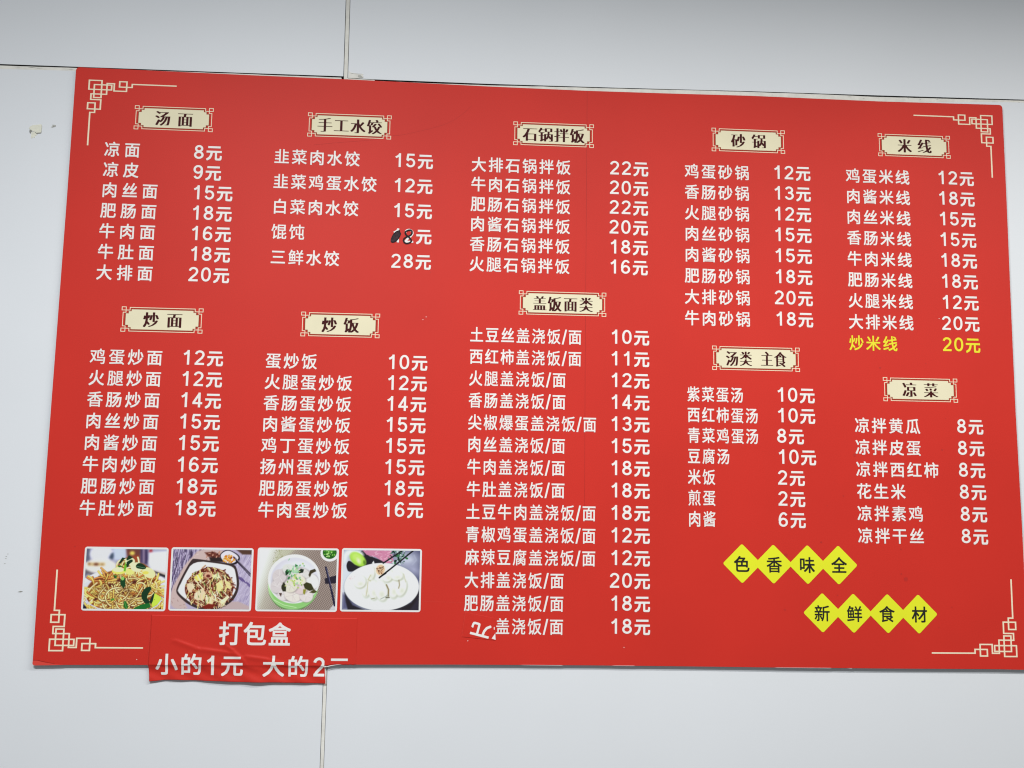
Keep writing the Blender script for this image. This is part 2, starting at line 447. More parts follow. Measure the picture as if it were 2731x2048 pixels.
# ---- corner ornaments
def ornament(cx, cz_, sgx, sgz, sx, sy):
    h = 13.5; v = 17.5   # half widths of level and upright strokes
    xs = dict(a=163, b=283, c=448, d=568, e=674, f=731, g=1013, hh=850, i=1136)
    R_ = []
    def H(y, x0, x1): R_.append((x0 - v, y - h, x1 + v, y + h))
    def V(x, y0, y1): R_.append((x - v, y0 - h, x + v, y1 + h))
    H(105, 163, 448); V(448, 105, 499); V(163, 105, 313); H(313, 163, 674)
    H(201, 283, 674); V(674, 201, 313); V(283, 201, 499); H(499, 283, 448)
    H(165, 568, 731); V(568, 165, 417); H(417, 220, 568); V(220, 417, 547); H(547, 220, 448)
    V(731, 165, 333); H(333, 731, 1013); V(1013, 112, 333); H(112, 850, 1013); V(850, 112, 237); H(237, 850, 1136)
    V(1136, 164, 237); H(164, 1136, 2127)
    V(448, 547, 764); H(764, 160, 448); V(160, 624, 764); H(624, 160, 326); V(326, 624, 843); H(843, 220, 326); V(220, 843, 1583)
    out = []
    for x0, y0, x1, y1 in R_:
        ax, bx = cx + sgx * (x0 - 145) * sx, cx + sgx * (x1 - 145) * sx
        az, bz = cz_ - sgz * (y0 - 91) * sy, cz_ - sgz * (y1 - 91) * sy
        out.append((min(ax, bx), min(az, bz), max(ax, bx), max(az, bz)))
    fl = Flat(); rect_union(fl, out, -0.4)
    fl.build("corner_ornament", M['gold'], board)
ornament(-1164.6, 1426.8, 1, 1, 0.1084, 0.1134)
ornament(1170.9, 1427.6, -1, 1, 0.1074, 0.1134)
ornament(-1167.5, 29.4, 1, -1, 0.1084, 0.1250)
ornament(1172.8, 29.6, -1, -1, 0.1092, 0.1262)

# ---- section headings
def plaque(x0, x1, zt, zb, title, cells, cw=36.0, chh=38.0):
    Wd = x1 - x0; Hd = zt - zb; sy = Hd / 62.3
    def both(rects):
        out = []
        for a, b, c, d in rects:      # x0,y0,x1,y1 measured from the upper left
            for mx in (0, 1):
                for my in (0, 1):
                    xa, xb = (a, c) if not mx else (Wd - c, Wd - a)
                    ya, yb = (b * sy, d * sy) if not my else (Hd - d * sy, Hd - b * sy)
                    out.append((x0 + xa, zt - yb, x0 + xb, zt - ya))
        return out
    W2, H2 = Wd / 2 + 0.01, Hd / 2 / sy + 0.01
    band = Flat(); rect_union(band, both([(21.6, 3.9, W2, H2), (15.0, 8.8, W2, H2), (8.0, 14.4, W2, H2)]), -0.3)
    p = band.build("title_plaque", M['band'], board)
    f = Flat(); rect_union(f, both([(24, 6.6, W2, H2), (17.4, 11.4, W2, H2), (10.6, 17.0, W2, H2)]), -0.5)
    f.build("plaque_field", M['cream'], p)
    t = 0.85
    def Hh(y, a, b): return (a - t, y - t, b + t, y + t)
    def Vv(x, a, b): return (x - t, a - t, x + t, b + t)
    f = Flat(); rect_union(f, both([Hh(0.9, 0.9, 10.6), Vv(0.9, 0.9, 8.7), Hh(8.7, 0.9, 20.0), Vv(10.6, 0.9, 14.2), Hh(14.2, 3.9, 10.6), Vv(3.9, 14.2, H2), Vv(20.0, 1.9, 8.7), Hh(1.9, 20.0, W2)]), -0.5)
    f.build("plaque_frame", M['gold'], p)
    f = Flat()
    for ch, (cx, cz_) in zip(title, cells): put_song(f, ch, cx, cz_, cw / 0.94, chh / 0.93, -0.8)
    f.build("title_lettering", M['maroon'], p)
plaque(-1047.3, -853.2, 1364.4, 1302.0, "汤面", [(-977.2, 1332.9), (-921.9, 1331.9)])
plaque(-618.3, -408.0, 1363.2, 1300.0, "手工水饺", [(-575.0, 1331.9), (-533.8, 1331.9), (-492.2, 1331.4), (-450.8, 1331.4)])
plaque(-97.9, 109.5, 1360.2, 1297.6, "石锅拌饭", [(-54.6, 1328.2), (-14.5, 1328.2), (26.3, 1328.2), (66.7, 1328.2)])
plaque(416.5, 609.7, 1363.8, 1300.8, "砂锅", [(486.6, 1331.5), (540.7, 1332.0)])
plaque(857.6, 1052.2, 1366.2, 1304.3, "米线", [(929.1, 1334.8), (982.5, 1335.3)])
plaque(-1048.4, -852.2, 852.1, 789.7, "炒面", [(-976.8, 821.3), (-920.4, 820.8)])
plaque(-614.9, -421.6, 850.9, 789.4, "炒饭", [(-545.3, 820.1), (-491.3, 820.4)])
plaque(-77.7, 143.1, 919.9, 858.3, "盖饭面类", [(-24.9, 888.3), (12.9, 887.8), (52.7, 887.6), (91.9, 887.9)], 33)
plaque(412.5, 637.4, 792.0, 730.2, "汤类主食", [(463.4, 760.3), (498.4, 760.6), (552.7, 761.0), (586.9, 760.6)], 30.5)
plaque(851.7, 1046.3, 722.2, 660.7, "凉菜", [(920.5, 691.3), (976.3, 691.0)])

# ---- dishes and prices
def line(text, x, z, pitch, w, h, mat=None):
    f = Flat(); c = 0.0
    for i, ch in enumerate(text):
        if ch == '/':
            sx = x + (c - 1 + 0.685) * pitch; hh = h * 0.50; sl = 4.4; t = 2.2
            f.poly([(sx - sl - t, z - hh), (sx - sl + t, z - hh), (sx + sl + t, z + hh - 1), (sx + sl - t, z + hh - 1)], -0.5)
            c += 0.373
        else:
            if ch != '　': put_char(f, ch, x + c * pitch, z, w / 0.955, h / 0.955, -0.5)
            c += 1
    f.build("dish_name", mat or M['white'], board)

def price(s, x, z, mat=None, w=37.0, h=38.9, adv=30.6):
    """x is the middle of the 元 sign"""
    f = Flat()
    put_char(f, '元', x, z, w / 0.92, h / 0.93, -0.5, weight=0.025)
    dz = 1.0
    if len(s) == 2: put_digit(f, s[0], x - 37.3 - adv, z + dz, 23.6, 36.0, -0.5)
    put_digit(f, s[-1], x - 37.3, z + dz, 23.6, 36.0, -0.5)
    f.build("price", mat or M['white'], board)

BL = [
 ("汤面", -1095.9, 48.9, 0.0, 1248.2, -52.04, 37.4, 38.8, -816.6, 0.5, 1248.3, -51.95,
  [("凉面", 8), ("凉皮", 9), ("肉丝面", 15), ("肥肠面", 18), ("牛肉面", 16), ("牛肚面", 18), ("大排面", 20)]),
 ("手工水饺", -679.1, 43.8, 0.4, 1245.6, -64.6, 37.3, 39.0, -319.8, 0.3, 1245.8, -65.1,
  [("韭菜肉水饺", 15), ("韭菜鸡蛋水饺", 12), ("白菜肉水饺", 15), ("馄饨", 12), ("三鲜水饺", 28)]),
 ("石锅拌饭", -184.3, 43.2, -0.1, 1243.2, -51.75, 36.8, 39.0, 231.2, -0.35, 1246.4, -51.8,
  [("大排石锅拌饭", 22), ("牛肉石锅拌饭", 20), ("肥肠石锅拌饭", 22), ("肉酱石锅拌饭", 20), ("香肠石锅拌饭", 18), ("火腿石锅拌饭", 16)]),
 ("砂锅", 363.9, 43.7, -0.3, 1245.6, -54.82, 37.1, 39.2, 655.9, -0.13, 1249.9, -55.0,
  [("鸡蛋砂锅", 12), ("香肠砂锅", 13), ("火腿砂锅", 12), ("肉丝砂锅", 15), ("肉酱砂锅", 15), ("肥肠砂锅", 18), ("大排砂锅", 20), ("牛肉砂锅", 18)]),
 ("米线", 788.2, 44.0, -0.33, 1249.0, -55.06, 37.6, 39.0, 1092.9, -0.2, 1251.7, -55.2,
  [("鸡蛋米线", 12), ("肉酱米线", 18), ("肉丝米线", 15), ("香肠米线", 15), ("牛肉米线", 18), ("肥肠米线", 18), ("火腿米线", 12), ("大排米线", 20), ("炒米线", 20)]),
 ("炒面", -1097.7, 44.9, -0.18, 727.6, -52.02, 37.1, 38.3, -818.2, 0.0, 729.4, -51.95,
  [("鸡蛋炒面", 12), ("火腿炒面", 12), ("香肠炒面", 14), ("肉丝炒面", 15), ("肉酱炒面", 15), ("牛肉炒面", 16), ("肥肠炒面", 18), ("牛肚炒面", 18)]),
 ("炒饭", -677.8, 43.7, -0.3, 727.2, -51.7, 37.3, 38.5, -321.2, -0.2, 730.3, -51.55,
  [("蛋炒饭", 10), ("火腿蛋炒饭", 12), ("香肠蛋炒饭", 14), ("肉酱蛋炒饭", 15), ("鸡丁蛋炒饭", 15), ("扬州蛋炒饭", 15), ("肥肠蛋炒饭", 18), ("牛肉蛋炒饭", 16)]),
 ("盖饭面类", -181.5, 38.6, -0.1, 804.7, -54.61, 33.3, 38.9, 232.9, 0.07, 807.5, -54.71,
  [("土豆丝盖浇饭/面", 10), ("西红柿盖浇饭/面", 11), ("火腿盖浇饭/面", 12), ("香肠盖浇饭/面", 14), ("尖椒爆蛋盖浇饭/面", 13), ("肉丝盖浇饭/面", 15), ("牛肉盖浇饭/面", 18), ("牛肚盖浇饭/面", 18),
   ("土豆牛肉盖浇饭/面", 18), ("青椒鸡蛋盖浇饭/面", 12), ("麻辣豆腐盖浇饭/面", 12), ("大排盖浇饭/面", 20), ("肥肠盖浇饭/面", 18), ("　　盖浇饭/面", 18)]),
 ("汤类", 363.9, 36.9, 0.15, 667.9, -51.63, 31.8, 38.9, 654.5, 0.05, 670.6, -52.0,
  [("紫菜蛋汤", 10), ("西红柿蛋汤", 10), ("青菜鸡蛋汤", 8), ("豆腐汤", 10), ("米饭", 2), ("煎蛋", 2), ("肉酱", 6)]),
 ("凉菜", 794.3, 43.8, 0.14, 598.2, -55.02, 37.4, 39.0, 1120.1, 0.11, 600.3, -55.22,
  [("凉拌黄瓜", 8), ("凉拌皮蛋", 8), ("凉拌西红柿", 8), ("花生米", 8), ("凉拌素鸡", 8), ("凉拌干丝", 8)]),
]
for (nm, x0, pitch, dx, z0, dz, w_, h_, px, dpx, pz, dpz, rows) in BL:
    for r, (t, pr) in enumerate(rows):
        mt = M['yellowtext'] if t == "炒米线" else None
        line(t, x0 + dx * r, z0 + dz * r, pitch, w_, h_, mt)
        s = str(pr); x = px + dpx * r
        if len(s) == 1: x -= 30.0
        price(s, x, pz + dpz * r, mt, h=h_)

# ---- marker corrections over the price of the wonton line
fl = Flat()
fl.poly([(-401.3, 1036.5), (-400.0, 1033.3), (-396.5, 1031.8), (-391.0, 1033.2), (-386.5, 1036.0), (-381.5, 1042.0), (-377.4, 1050.0), (-375.6, 1056.0), (-378.2, 1061.0), (-379.4, 1066.4), (-382.6, 1064.2), (-388.5, 1061.8), (-394.0, 1056.8), (-397.6, 1050.5), (-400.2, 1044.0)], -1.0)
o = fl.build("marker_blot", M['inkthin'], board)
fl = Flat(); ribbon(fl, [(-400.0, 1034.6), (-396.0, 1033.6), (-390.5, 1035.2), (-384.5, 1040.8), (-378.5, 1051.0), (-377.6, 1056.5), (-380.4, 1062.8)], 2.2, -1.15); ribbon(fl, [(-398.6, 1042.0), (-395, 1052), (-389, 1059.6), (-381, 1064)], 1.5, -1.2)
fl.build("marker_outline", M['ink'], board)
fl = Flat(); ribbon(fl, [(-366.4, 1060.4), (-362.5, 1063.0), (-356.5, 1065.8), (-352.0, 1065.9), (-348.8, 1063.2), (-348.4, 1058.0), (-351.0, 1053.4), (-357.0, 1049.8), (-363.0, 1047.4), (-367.6, 1043.8), (-369.2, 1038.8), (-367.2, 1033.8), (-362.4, 1031.2), (-357.0, 1031.9), (-352.2, 1034.2), (-349.6, 1037.4), (-350.8, 1042.2), (-355.0, 1046.8), (-359.6, 1050.4), (-364.2, 1054.6), (-365.8, 1060.6)], 3.9, -1.0)
for i, f in enumerate(fl.f):
    for vi in f:
        v = fl.v[vi]; fl.v[vi] = (v[0], -1.0 - 0.02 * i, v[2])
fl.build("marker_digit", M['ink'], board)

# ---- slogan diamonds
def diamond(cx, cz_, ch, tx, tz, k):
    r = 48.4; q = 4.5; pts = []
    for a in (0, 90, 180, 270):
        c, s = math.cos(math.radians(a)), math.sin(math.radians(a))
        for b in (-45, -22, 0, 22, 45):
            # rounded tips
            t = math.radians(a + b); R0 = r - q * 1.414
            pts.append((cx + c * R0 + q * math.cos(t), cz_ + s * R0 + q * math.sin(t)))
    f = Flat(); f.poly(pts, -0.35 - 0.07 * k)
    p = f.build("slogan_diamond", M['yellow'], board)
    f = Flat(); put_char(f, ch, tx, tz, 40.5, 41.0, -0.75, weight=0.016)
    f.build("character", M['black'], p)
for k, (c, ch, t) in enumerate(zip([(482.3, 250.6), (560.8, 250.1), (646.8, 249.9), (724.7, 249.7)], "色香味全", [(481.2, 249.4), (562.6, 248.9), (645.3, 249.0), (726.2, 249.3)])):
    diamond(c[0], c[1], ch, t[0], t[1], k)
for k, (c, ch, t) in enumerate(zip([(681.8, 133.5), (759.7, 133.0), (846.1, 132.8), (924.3, 132.4)], "新鲜食材", [(680.6, 132.3), (762.1, 131.6), (843.9, 131.7), (926.4, 131.5)])):
    diamond(c[0], c[1], ch, t[0], t[1], k)

# ------------------------------------------------------------------ printed food pictures, painted as vertex colours
GW, GH = 208, 158
SS = 2
yy, xx = np.mgrid[0:GH * SS, 0:GW * SS]
PX = (xx + 0.5) / (GW * SS) * 100.0
PY = (yy + 0.5) / (GH * SS) * 76.0
AA = 100.0 / (GW * SS)
class Paint:
    def __init__(s, c): s.a = np.ones(PX.shape + (3,)) * np.array(c, float)
    def mix(s, m, c):
        m = np.clip(m, 0, 1)[..., None]; s.a = s.a * (1 - m) + np.array(c, float) * m
    def ell(s, cx, cy, rx, ry, c, rot=0, soft=None, al=1.0):
        t = math.radians(rot); dx, dy = PX - cx, PY - cy
        u = (dx * math.cos(t) + dy * math.sin(t)) / rx; v = (-dx * math.sin(t) + dy * math.cos(t)) / ry
        d = (np.sqrt(u * u + v * v) - 1) * min(rx, ry)
        s.mix((0.5 - d / (soft or AA * 1.5)) * 1.0, c) if al == 1.0 else s.mix(np.clip(0.5 - d / (soft or AA * 1.5), 0, 1) * al, c)
    def poly(s, pts, c, soft=None, al=1.0):
        if len(pts) > 6: pts = chaikin(pts, 2, True)
        ins = np.zeros(PX.shape, bool); dmin = np.full(PX.shape, 1e9); n = len(pts)
        for i in range(n):
            x0, y0 = pts[i]; x1, y1 = pts[(i + 1) % n]
            if y0 != y1:
                cnd = ((y0 > PY) != (y1 > PY)) & (PX < (x1 - x0) * (PY - y0) / (y1 - y0) + x0); ins ^= cnd
            dx, dy = x1 - x0, y1 - y0; l = dx * dx + dy * dy + 1e-9
            t = np.clip(((PX - x0) * dx + (PY - y0) * dy) / l, 0, 1)
            dmin = np.minimum(dmin, np.hypot(PX - x0 - t * dx, PY - y0 - t * dy))
        d = np.where(ins, -dmin, dmin)
        s.mix(np.clip(0.5 - d / (soft or AA * 1.5), 0, 1) * al, c)
    def stroke(s, pts, wd, c, soft=None, al=1.0):
        x_ = [p[0] for p in pts]; y_ = [p[1] for p in pts]; k = wd + 1.5 + (soft or 0)
        i0 = max(0, int((min(x_) - k) / 100 * GW * SS)); i1 = min(GW * SS, int((max(x_) + k) / 100 * GW * SS) + 1)
        j0 = max(0, int((min(y_) - k) / 76 * GH * SS)); j1 = min(GH * SS, int((max(y_) + k) / 76 * GH * SS) + 1)
        if i1 <= i0 or j1 <= j0: return
        X_, Y_ = PX[j0:j1, i0:i1], PY[j0:j1, i0:i1]; dm = np.full(X_.shape, 1e9)
        for i in range(len(pts) - 1):
            x0, y0 = pts[i]; x1, y1 = pts[i + 1]; dx, dy = x1 - x0, y1 - y0; l = dx * dx + dy * dy + 1e-9
            t = np.clip(((X_ - x0) * dx + (Y_ - y0) * dy) / l, 0, 1)
            dm = np.minimum(dm, np.hypot(X_ - x0 - t * dx, Y_ - y0 - t * dy))
        m = (np.clip(0.5 - (dm - wd / 2) / (soft or AA * 1.5), 0, 1) * al)[..., None]
        s.a[j0:j1, i0:i1] = s.a[j0:j1, i0:i1] * (1 - m) + np.array(c, float) * m
    def blur(s, r):
        k = max(1, int(r / 100 * GW * SS))
        for _ in range(3):
            for ax in (0, 1):
                p = np.pad(s.a, [(k, k) if q == ax else (0, 0) for q in range(3)], mode='edge')
                c = np.cumsum(p, axis=ax); c = np.concatenate([np.zeros_like(np.take(c, [0], axis=ax)), c], axis=ax)
                n = s.a.shape[ax]
                s.a = (np.take(c, np.arange(2 * k + 1, 2 * k + 1 + n), axis=ax) - np.take(c, np.arange(0, n), axis=ax)) / (2 * k + 1)
    def out(s):
        a = s.a.reshape(GH, SS, GW, SS, 3).mean((1, 3)) / 255.0
        a = np.clip((a - 0.5) * 1.14 + 0.475, 0, 1)
        return np.where(a <= 0.04045, a / 12.92, ((np.clip(a, 0, 1) + 0.055) / 1.055) ** 2.4)

def picture_noodles():
    r = random.Random(5); p = Paint((178, 178, 200))
    p.poly([(0, 0), (4, 0), (6, 30), (0, 36)], (110, 110, 130))
    p.ell(19, 7, 15, 10, (228, 228, 242)); p.poly([(31, 6), (37, 3), (33, 14), (28, 12)], (80, 92, 112))
    p.poly([(33, 0), (49, 0), (49, 14), (35, 14)], (205, 215, 236))
    p.poly([(49, 0), (67, 0), (67, 18), (52, 16)], (122, 72, 66)); p.ell(57, 5.5, 3.2, 2.6, (240, 220, 110)); p.poly([(58, 9), (66, 8), (66, 18), (60, 16)], (168, 84, 52))
    p.poly([(67, 0), (76, 0), (78, 20), (68, 18)], (74, 62, 98)); p.poly([(70, 0), (72, 0), (73, 18), (71, 18)], (190, 170, 190)); p.ell(80, 3, 2, 3, (176, 40, 50))
    p.poly([(78, 4), (100, 2), (100, 34), (84, 30), (77, 18)], (232, 232, 240)); p.poly([(84, 26), (100, 30), (100, 34), (86, 30)], (205, 190, 180))
    p.ell(18, 22, 20, 9, (238, 232, 225)); p.poly([(2, 18), (24, 18), (24, 22), (3, 22)], (214, 190, 140)); p.ell(13, 20, 3, 1.6, (122, 70, 48)); p.ell(4.5, 19.5, 1.2, 1.4, (140, 90, 60)); p.ell(20.5, 20, 1.3, 1.3, (170, 130, 80))
    p.poly([(0, 27), (4, 29), (12, 32), (8, 34), (0, 30)], (120, 110, 112))
    p.blur(1.1)
    p.poly([(84, 27), (92, 30), (100, 33), (100, 36), (92, 33)], (60, 58, 60), 1.5)
    p.ell(50, 52, 58, 27, (236, 239, 242)); p.ell(50, 55, 56, 24.5, (222, 224, 234), soft=1.5)
    p.poly([(0, 70), (8, 76), (0, 76)], (50, 50, 66)); p.poly([(100, 68), (89, 76), (100, 76)], (40, 42, 60))
    mound = [(1, 62), (3, 50), (9, 41), (17, 35), (26, 30), (36, 27), (41, 19), (47, 12), (54, 10), (60, 14), (66, 17), (74, 19), (82, 26), (89, 33), (94, 44), (97, 58), (93, 68), (85, 74), (60, 77), (24, 77), (10, 72)]
    p.poly(mound, (150, 92, 52), 1.5); p.blur(0.3)
    ins = []
    while len(ins) < 430:
        x, y = r.uniform(2, 97), r.uniform(22, 76)
        t = (x - 50) / 47.0
        if y > 24 + 26 * t * t + (5 if x < 38 else 0): ins.append((x, y))
    ins.sort(key=lambda q: r.random())
    for i, (x, y) in enumerate(ins[:330]):
        a = r.uniform(0, 6.28); cv = r.uniform(-0.16, 0.16); n = r.randint(10, 22); pts = []
        for k in range(n):
            pts.append((x, y)); x += math.cos(a) * 1.15; y += math.sin(a) * 0.95; a += cv; cv += r.uniform(-0.05, 0.05)
        mid = abs(pts[0][0] - 50) < 30 and pts[0][1] > 36
        base = r.choice([(246, 226, 126), (240, 204, 104), (252, 240, 166), (226, 170, 86), (248, 232, 146), (214, 146, 80)]) if mid else r.choice([(242, 240, 164), (248, 232, 130), (232, 232, 140), (252, 244, 184), (238, 212, 112)])
        p.stroke(pts, 2.7, (120, 58, 40) if mid else (190, 140, 66), al=0.65)
        p.stroke([(q[0] - 0.1, q[1] - 0.2) for q in pts], 1.8, base); p.stroke([(q[0] - 0.2, q[1] - 0.5) for q in pts], 0.7, [min(255, v + 26) for v in base], al=0.8)
    for cx, cy, q in ((33, 46, 4), (47, 54, 4), (62, 42, 4), (15, 64, 3), (66, 60, 4), (74, 42, 4), (60, 72, 5), (42, 40, 3)):
        p.ell(cx, cy, q, q * 0.55, (88, 34, 32), rot=r.uniform(-40, 40), soft=2.0, al=0.85)
    for i in range(70):
        x, y = r.uniform(24, 80), r.uniform(38, 74); a = r.uniform(0, 6.28); cv = r.uniform(-0.2, 0.2); pts = []
        for k in range(r.randint(10, 26)): pts.append((x, y)); x += math.cos(a) * 1.15; y += math.sin(a) * 0.95; a += cv; cv += r.uniform(-.04, .04)
        p.stroke(pts, 2.8, (112, 52, 36), al=0.7); p.stroke(pts, 1.6, r.choice([(248, 234, 150), (240, 214, 118), (250, 242, 178)]))
    rn = np.random.default_rng(12)
    for sc, am in ((9, 0.10), (22, 0.10)):
        g = rn.random((sc, int(sc * 1.3)))
        gy = (PY / 76 * (sc - 1.001)); gx = PX / 100 * (int(sc * 1.3) - 1.001)
        iy, ix = gy.astype(int), gx.astype(int); fy, fx = gy - iy, gx - ix
        v = (g[iy, ix] * (1 - fx) + g[iy, ix + 1] * fx) * (1 - fy) + (g[iy + 1, ix] * (1 - fx) + g[iy + 1, ix + 1] * fx) * fy
        in_heap = np.clip((PY - 26 - 20 * ((PX - 50) / 47) ** 2) / 4, 0, 1) * np.clip(1.3 - (np.abs(PX - 50) / 50) ** 3, 0, 1)
        k_ = 1 - np.clip(v - 0.42, 0, 1)[..., None] * am * 3.2 * in_heap[..., None]
        p.a = p.a * np.clip(k_, 0.2, 1) ** np.array([0.9, 1.2, 1.4])
    p.ell(42, 28, 9, 4.2, (238, 230, 120)); p.ell(41, 26.5, 7, 3, (246, 244, 190)); p.ell(55, 29, 6, 3.6, (244, 236, 140), 12); p.ell(64, 23, 8, 6, (238, 240, 190)); p.ell(55, 16, 6, 5, (240, 242, 190)); p.ell(79, 30, 9, 6, (238, 240, 176), 30)
    p.ell(75, 30, 4, 2, (240, 220, 110))
    dk = (24, 66, 42); gr = (52, 118, 54)
    p.poly([(42, 16), (45, 11), (49, 12), (46, 15), (43, 19), (41, 18)], dk); p.poly([(50, 14), (53, 8), (58, 11), (52, 15)], dk); p.poly([(50, 17), (57, 12.5), (59, 16), (54, 19), (53, 24), (50, 22), (51, 18)], dk)
    p.poly([(39, 22), (43, 21), (47, 22.5), (42, 23.5)], gr); p.poly([(49, 16), (51, 22), (50, 29), (47.5, 28), (48, 22)], (120, 190, 60))
    p.poly([(62, 21), (66, 17), (73, 20), (76, 24), (73, 26), (66, 25), (63, 24)], dk); p.stroke([(63, 22), (74, 24)], 0.4, (150, 190, 150)); p.stroke([(51, 15), (58, 12)], 0.5, (200, 220, 180))
    p.poly([(35, 33), (40, 34), (39, 38), (36, 36)], gr); p.poly([(46, 36), (50, 37), (51, 46), (49, 50), (45, 46), (44, 41)], (30, 80, 48)); p.ell(47, 37.5, 2, 2.4, (150, 205, 110))
    p.poly([(72, 54), (76, 49), (82, 47), (84, 50), (80, 56), (78, 62), (83, 66), (80, 72), (74, 66), (71, 60)], (24, 70, 46)); p.poly([(64, 74), (72, 70), (82, 68), (84, 73), (76, 76), (62, 76)], (40, 118, 56))
    p.poly([(84, 66), (87, 55), (92, 58), (97, 62), (93, 69), (86, 74)], (206, 230, 90)); p.poly([(85, 58), (88, 54), (86, 66), (84, 70), (82, 66)], (22, 58, 44))
    p.poly([(50, 66), (53, 66), (56, 73), (54, 77), (50, 73)], (50, 120, 52)); p.stroke([(51, 67), (54, 75)], 0.4, (140, 200, 110))
    p.ell(36, 64, 2.6, 1.4, (96, 150, 66), -15)
    for _ in range(26):
        x, y = r.uniform(4, 95), r.uniform(30, 72); p.ell(x, y, r.uniform(.3, .7), r.uniform(.3, .6), r.choice([(40, 60, 30), (90, 40, 30), (70, 110, 40)]))
    p.stroke([(2, 62), (8, 70), (18, 75), (30, 78)], 1.2, (214, 216, 232)); p.stroke([(97, 64), (92, 71), (84, 76)], 1.2, (214, 216, 232))
    return p.out()

def picture_bowl():
    r = random.Random(8); p = Paint((186, 176, 200))
    for _ in range(240):
        x, y = r.uniform(0, 36), r.uniform(-4, 52); l = r.uniform(4, 12)
        p.stroke([(x, y), (x - l * 0.16, y + l)], r.uniform(.4, 1.2), r.choice([(72, 60, 98), (108, 94, 130), (60, 50, 78), (150, 134, 166), (88, 76, 108)]), al=.85)
    for _ in range(160):
        x, y = r.uniform(80, 104), r.uniform(4, 76); l = r.uniform(4, 11)
        p.stroke([(x, y), (x - l * 0.5, y + l)], r.uniform(.4, 1.2), r.choice([(202, 194, 218), (178, 168, 196), (214, 206, 226), (156, 146, 180)]), al=.7)
    for _ in range(30): 
        t = r.uniform(0, 1); x, y = 84 + t * 15, 34 + t * 12 + r.uniform(-2, 2); p.stroke([(x, y), (x + 2, y + 2)], 1.2, (104, 88, 140), al=.6)
    cl = [(0, 76), (0, 52), (8, 36), (14, 22), (26, 8), (33, 0), (62, 0), (70, 6), (60, 14), (40, 20), (20, 46), (18, 70), (24, 76)]
    p.poly(cl, (206, 184, 180), 2)
    for _ in range(150):
        x, y = r.uniform(0, 62), r.uniform(0, 76)
        if (x < 20 and y > 45) or (x > 28 and y < 14) or abs(y - (60 - 1.6 * x)) < 7: p.stroke([(x, y), (x + r.uniform(-3, 3), y + r.uniform(-2, 3))], r.uniform(.4, 1), r.choice([(180, 152, 146), (226, 208, 202), (160, 130, 126), (216, 196, 190)]), al=.6)
    p.poly([(40, 4), (52, 3), (62, 8), (56, 12), (44, 9)], (120, 68, 56), 2); p.poly([(46, 10), (60, 10), (66, 16), (48, 16)], (60, 46, 46), 2)
    for _ in range(14): x, y = r.uniform(42, 62), r.uniform(3, 10); p.ell(x, y, 1.6, .8, r.choice([(196, 150, 130), (88, 44, 38)]), r.uniform(0, 180))
    p.poly([(80, 0), (100, 0), (100, 6), (88, 6)], (96, 70, 60), 2); p.poly([(70, 66), (86, 66), (100, 72), (100, 76), (60, 76)], (196, 176, 176), 2)
    p.poly([(58, 8), (64, 1), (72, 0), (86, 8), (84, 16), (78, 20), (66, 18)], (52, 44, 52), .8); p.poly([(59, 8), (65, 2), (72, 1), (84, 8.5), (82, 14), (76, 18), (66, 17)], (226, 222, 230), .8)
    for _ in range(90): a = r.uniform(0, 6.28); q = r.uniform(0, 1) ** .5; p.ell(71 + 8 * q * math.cos(a), 12 + 5 * q * math.sin(a), 1.1, .8, r.choice([(214, 130, 44), (236, 168, 70), (150, 72, 32), (242, 200, 130)]), r.uniform(0, 180))
    p.stroke([(78, 10), (100, 31)], 1.9, (48, 36, 58)); p.stroke([(78.6, 10), (100, 30)], .5, (220, 210, 226)); p.stroke([(80, 14), (100, 34)], 1.0, (40, 30, 50))
    rim = [(24, 12.5), (28, 12), (60, 16), (78, 19), (81, 22), (84, 32), (86, 44), (84, 56), (78, 66), (66, 74), (52, 77), (36, 76), (22, 70), (10, 60), (6, 54), (8, 46), (14, 32)]
    p.poly(rim, (72, 58, 58), .8)
    inn = [(26, 14.5), (60, 18), (78, 21.5), (81, 32), (83, 44), (81, 54), (75, 64), (64, 71), (52, 74), (38, 73), (24, 67), (12, 58), (8.5, 53), (11, 46), (16, 34)]
    p.poly(inn, (232, 230, 230), .8); p.poly([(14, 58), (8.5, 53), (11, 46), (18, 40), (16, 54), (26, 68)], (238, 240, 240), 2)
    food = [(17, 46), (23, 35), (33, 27), (46, 22), (58, 24), (71, 31), (78, 42), (79, 53), (73, 63), (64, 70), (52, 75), (38, 74), (26, 67), (18, 57)]
    p.poly(food, (112, 48, 34), 1.2)
    def inside(x, y): return ((x - 48) / 30.5) ** 2 + ((y - 48) / 25.5) ** 2 < 1
    for _ in range(800):
        x, y = r.uniform(16, 80), r.uniform(23, 74)
        if not inside(x, y): continue
        a = r.gauss(1.2, .8); l = r.uniform(2, 7); cv = r.uniform(-.3, .3); pts = []; 
        for k in range(5): pts.append((x, y)); x += math.cos(a) * l / 4; y += math.sin(a) * l / 4; a += cv
        c = r.choice([(232, 206, 168), (214, 176, 136), (238, 222, 190), (226, 220, 140), (150, 72, 44), (96, 36, 28), (236, 228, 168), (196, 140, 100), (120, 54, 36)])
        p.stroke([(q[0] + .3, q[1] + .4) for q in pts], 1.6, (90, 36, 28), al=.5); p.stroke(pts, r.uniform(.6, 1.5), c, al=.92)
